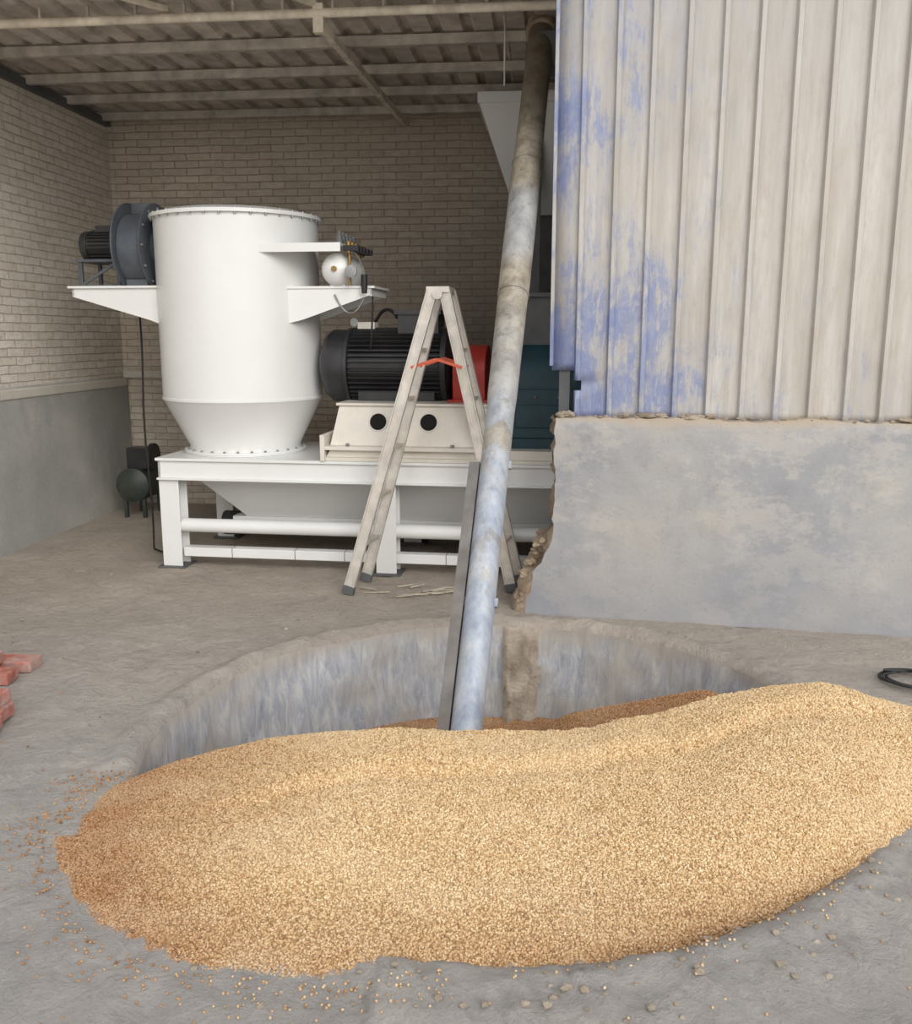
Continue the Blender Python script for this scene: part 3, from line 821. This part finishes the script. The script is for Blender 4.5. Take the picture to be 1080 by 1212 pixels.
def gn(obj,density,use_faces,r=KR):
    g=bpy.data.node_groups.new('grain_scatter','GeometryNodeTree')
    g.interface.new_socket('Geometry',in_out='INPUT',socket_type='NodeSocketGeometry')
    g.interface.new_socket('Geometry',in_out='OUTPUT',socket_type='NodeSocketGeometry')
    N=g.nodes; i=N.new('NodeGroupInput'); o=N.new('NodeGroupOutput')
    inst=N.new('GeometryNodeInstanceOnPoints')
    oi=N.new('GeometryNodeObjectInfo'); oi.inputs['Object'].default_value=KO; 
    g.links.new(oi.outputs['Geometry'],inst.inputs['Instance'])
    rr=N.new('FunctionNodeRandomValue'); rr.data_type='FLOAT_VECTOR'; rr.inputs[1].default_value=(6.28,6.28,6.28)
    g.links.new(rr.outputs[0],inst.inputs['Rotation'])
    rs=N.new('FunctionNodeRandomValue'); rs.data_type='FLOAT'; rs.inputs[2].default_value=r*0.82; rs.inputs[3].default_value=r*1.18
    g.links.new(rs.outputs[1],inst.inputs['Scale'])
    if use_faces:
        d=N.new('GeometryNodeDistributePointsOnFaces'); d.inputs['Density'].default_value=density
        g.links.new(i.outputs[0],d.inputs['Mesh']); 
        sp=N.new('GeometryNodeSetPosition'); g.links.new(d.outputs['Points'],sp.inputs['Geometry'])
        ro=N.new('FunctionNodeRandomValue'); ro.data_type='FLOAT_VECTOR'; ro.inputs[0].default_value=(0,0,-0.001); ro.inputs[1].default_value=(0,0,0.003)
        g.links.new(ro.outputs[0],sp.inputs['Offset']); g.links.new(sp.outputs[0],inst.inputs['Points'])
        j=N.new('GeometryNodeJoinGeometry'); g.links.new(inst.outputs[0],j.inputs[0]); g.links.new(i.outputs[0],j.inputs[0])
        g.links.new(j.outputs[0],o.inputs[0])
    else:
        g.links.new(i.outputs[0],inst.inputs['Points']); g.links.new(inst.outputs[0],o.inputs[0])
    m=obj.modifiers.new('grains','NODES'); m.node_group=g
PO=pile()
KO=bpy.data.objects.new('single_kernel',km); COL.objects.link(KO); KO.parent=PO; KO.location=(0.2,2.8,0.1)
KO.scale=(KR,)*3
gn(PO,38000,True)
pts=[]
while len(pts)<700:
    x=random.uniform(-2.2,2.1); y=random.uniform(1.2,4.0)
    yf=np.interp(x,XS,YF); r=math.hypot(x-PC[0],y-PC[1])
    if r<PR+0.02: continue
    if pile_h(x,y)>-0.01 and y<4: continue
    if x<-0.2: dist=max(0,yf-y) if x>-1.6 else math.hypot(-1.6-x,max(0,2.5-y))
    else: dist=(r-PR)*2.2
    if y>3.0 and x<0: dist=(r-PR)*3.0+0.3
    if random.random()<math.exp(-dist/0.07)+0.005: pts.append((x,y,floor_h(x,y,r,0)+0.003))
sm=bpy.data.meshes.new('stray_kernels'); sm.from_pydata(pts,[],[])
SO=bpy.data.objects.new('stray_kernels',sm); COL.objects.link(SO); SO.parent=PO
gn(SO,0,False)

# ------------------------------------------------------------------ small things
def brick(b,c,rot,m='redbrick'):
    R=Matrix.Translation(c)@Matrix.Rotation(rot,4,'Z')
    p=[R@Vector(q) for q in[(-.12,-.057,0),(.12,-.057,0),(.12,.057,0),(-.12,.057,0),(-.12,-.057,.053),(.12,-.057,.053),(.12,.057,.053),(-.12,.057,.053)]]
    b.hexa(p,m)
b=MB()
for c,r in[((-2.58,3.80,0.0),0.1),((-2.56,3.97,0.0),0.05),((-2.83,3.92,0.0),0.1),((-2.68,3.85,0.054),0.2),((-2.36,3.40,0.0),0.08),((-2.38,3.42,0.054),0.02),((-2.32,3.25,0.0),0.15),((-2.24,3.08,0.0),1.3)]: brick(b,(c[0],c[1],c[2]+0.01),r)
b.done('brick_stack',angle=0,bevel=0.004)
b=MB(); pts=[]
for i in range(120):
    a=i/120*2*math.pi*3.4; r=0.11+0.03*math.sin(i*0.21)
    pts.append((1.70+r*1.15*math.cos(a),4.22+r*math.sin(a),0.012+0.008*(i/120*3.4)+0.004*math.sin(a*2)))
pts+=[(1.85,4.3,0.03),(2.0,4.4,0.014),(2.3,4.45,0.014)]
b.tube(pts,0.007,'rubber'); b.done('coiled_hose')
b=MB()
b.lathe((-3.62,7.55,0.30),(0,1,0),[(0,0),(0.01,0.08),(0.05,0.15),(0.45,0.15),(0.49,0.08),(0.5,0)],'green',32)
for y in(7.62,7.93):
    for x in(-3.72,-3.55): b.box((x,y,0.0),(x+0.03,y+0.03,0.2),'green')
b.box((-3.68,7.65,0.44),(-3.5,7.8,0.62),'black'); b.lathe((-3.48,7.72,0.54),(1,0,0),[(0,0.12),(0.03,0.12)],'black',24)
b.done('air_compressor',angle=35)
b=MB()
for k in range(16):
    c=Vector((-0.82+random.uniform(-0.3,0.3),5.5+random.uniform(-0.15,0.12),0.015)); a=random.uniform(-0.6,0.6); l=random.uniform(0.02,0.10)
    b.bar(c-Vector((math.cos(a)*l,math.sin(a)*l,0)),c+Vector((math.cos(a)*l,math.sin(a)*l,0.01)),0.014,0.004,'wood')
b.done('scattered_husks',angle=0,parent=FL)
b=MB()
for k in range(130):
    a=random.uniform(-2.2,0.3); r=PR+abs(random.gauss(0.12,0.1)); x=PC[0]+r*math.cos(a); y=PC[1]+r*math.sin(a)
    b.rock((x,y,floor_h(x,y,r,a)+0.002),random.uniform(0.004,0.012),'stone',(1.2,1,.7),0.5,k,1)
for k in range(60):
    x=random.uniform(-3.7,0.5); y=random.uniform(4.0,6.0)
    if math.hypot(x-PC[0],y-PC[1])<PR+0.05 or (x>-0.2 and y>4.95): continue
    b.rock((x,y,0.004),random.uniform(0.004,0.012),'stone',(1.2,1,.7),0.5,k,1)
b.done('dirt_crumbs',angle=0,parent=FL)

# ------------------------------------------------------------------ light
w=bpy.data.worlds.new('sky'); SC.world=w; w.use_nodes=True
nt=w.node_tree; bg=nt.nodes['Background']
tc=nt.nodes.new('ShaderNodeTexCoord'); sp=nt.nodes.new('ShaderNodeSeparateXYZ'); nt.links.new(tc.outputs['Generated'],sp.inputs[0])
rp=nt.nodes.new('ShaderNodeValToRGB'); mr=nt.nodes.new('ShaderNodeMapRange'); mr.inputs[1].default_value=-1; mr.inputs[2].default_value=1
nt.links.new(sp.outputs[2],mr.inputs[0]); nt.links.new(mr.outputs[0],rp.inputs[0])
e=rp.color_ramp.elements; e[0].position=0.40; e[0].color=(0.82,0.78,0.72,1); e[1].position=0.53; e[1].color=(1.25,1.23,1.2,1)
x=e.new(0.9); x.color=(0.76,0.79,0.86,1)
nt.links.new(rp.outputs[0],bg.inputs['Color']); bg.inputs['Strength'].default_value=1.25
sd=bpy.data.lights.new('sun','SUN'); sd.energy=1.9; sd.angle=math.radians(35); sd.color=(1,0.97,0.93)
so=bpy.data.objects.new('sun',sd); COL.objects.link(so)
dirv=Vector((-0.45,0.80,-0.48)); so.rotation_euler=dirv.to_track_quat('-Z','Y').to_euler(); so.location=(2,-2,6)

cd=bpy.data.cameras.new('camera'); cam=bpy.data.objects.new('camera',cd); COL.objects.link(cam)
cd.sensor_fit='HORIZONTAL'; cd.sensor_width=36; cd.lens=36; cd.clip_start=0.05
cam.location=(0,0,1.6); cam.rotation_euler=(math.radians(79),0,math.radians(5.7))
SC.camera=cam
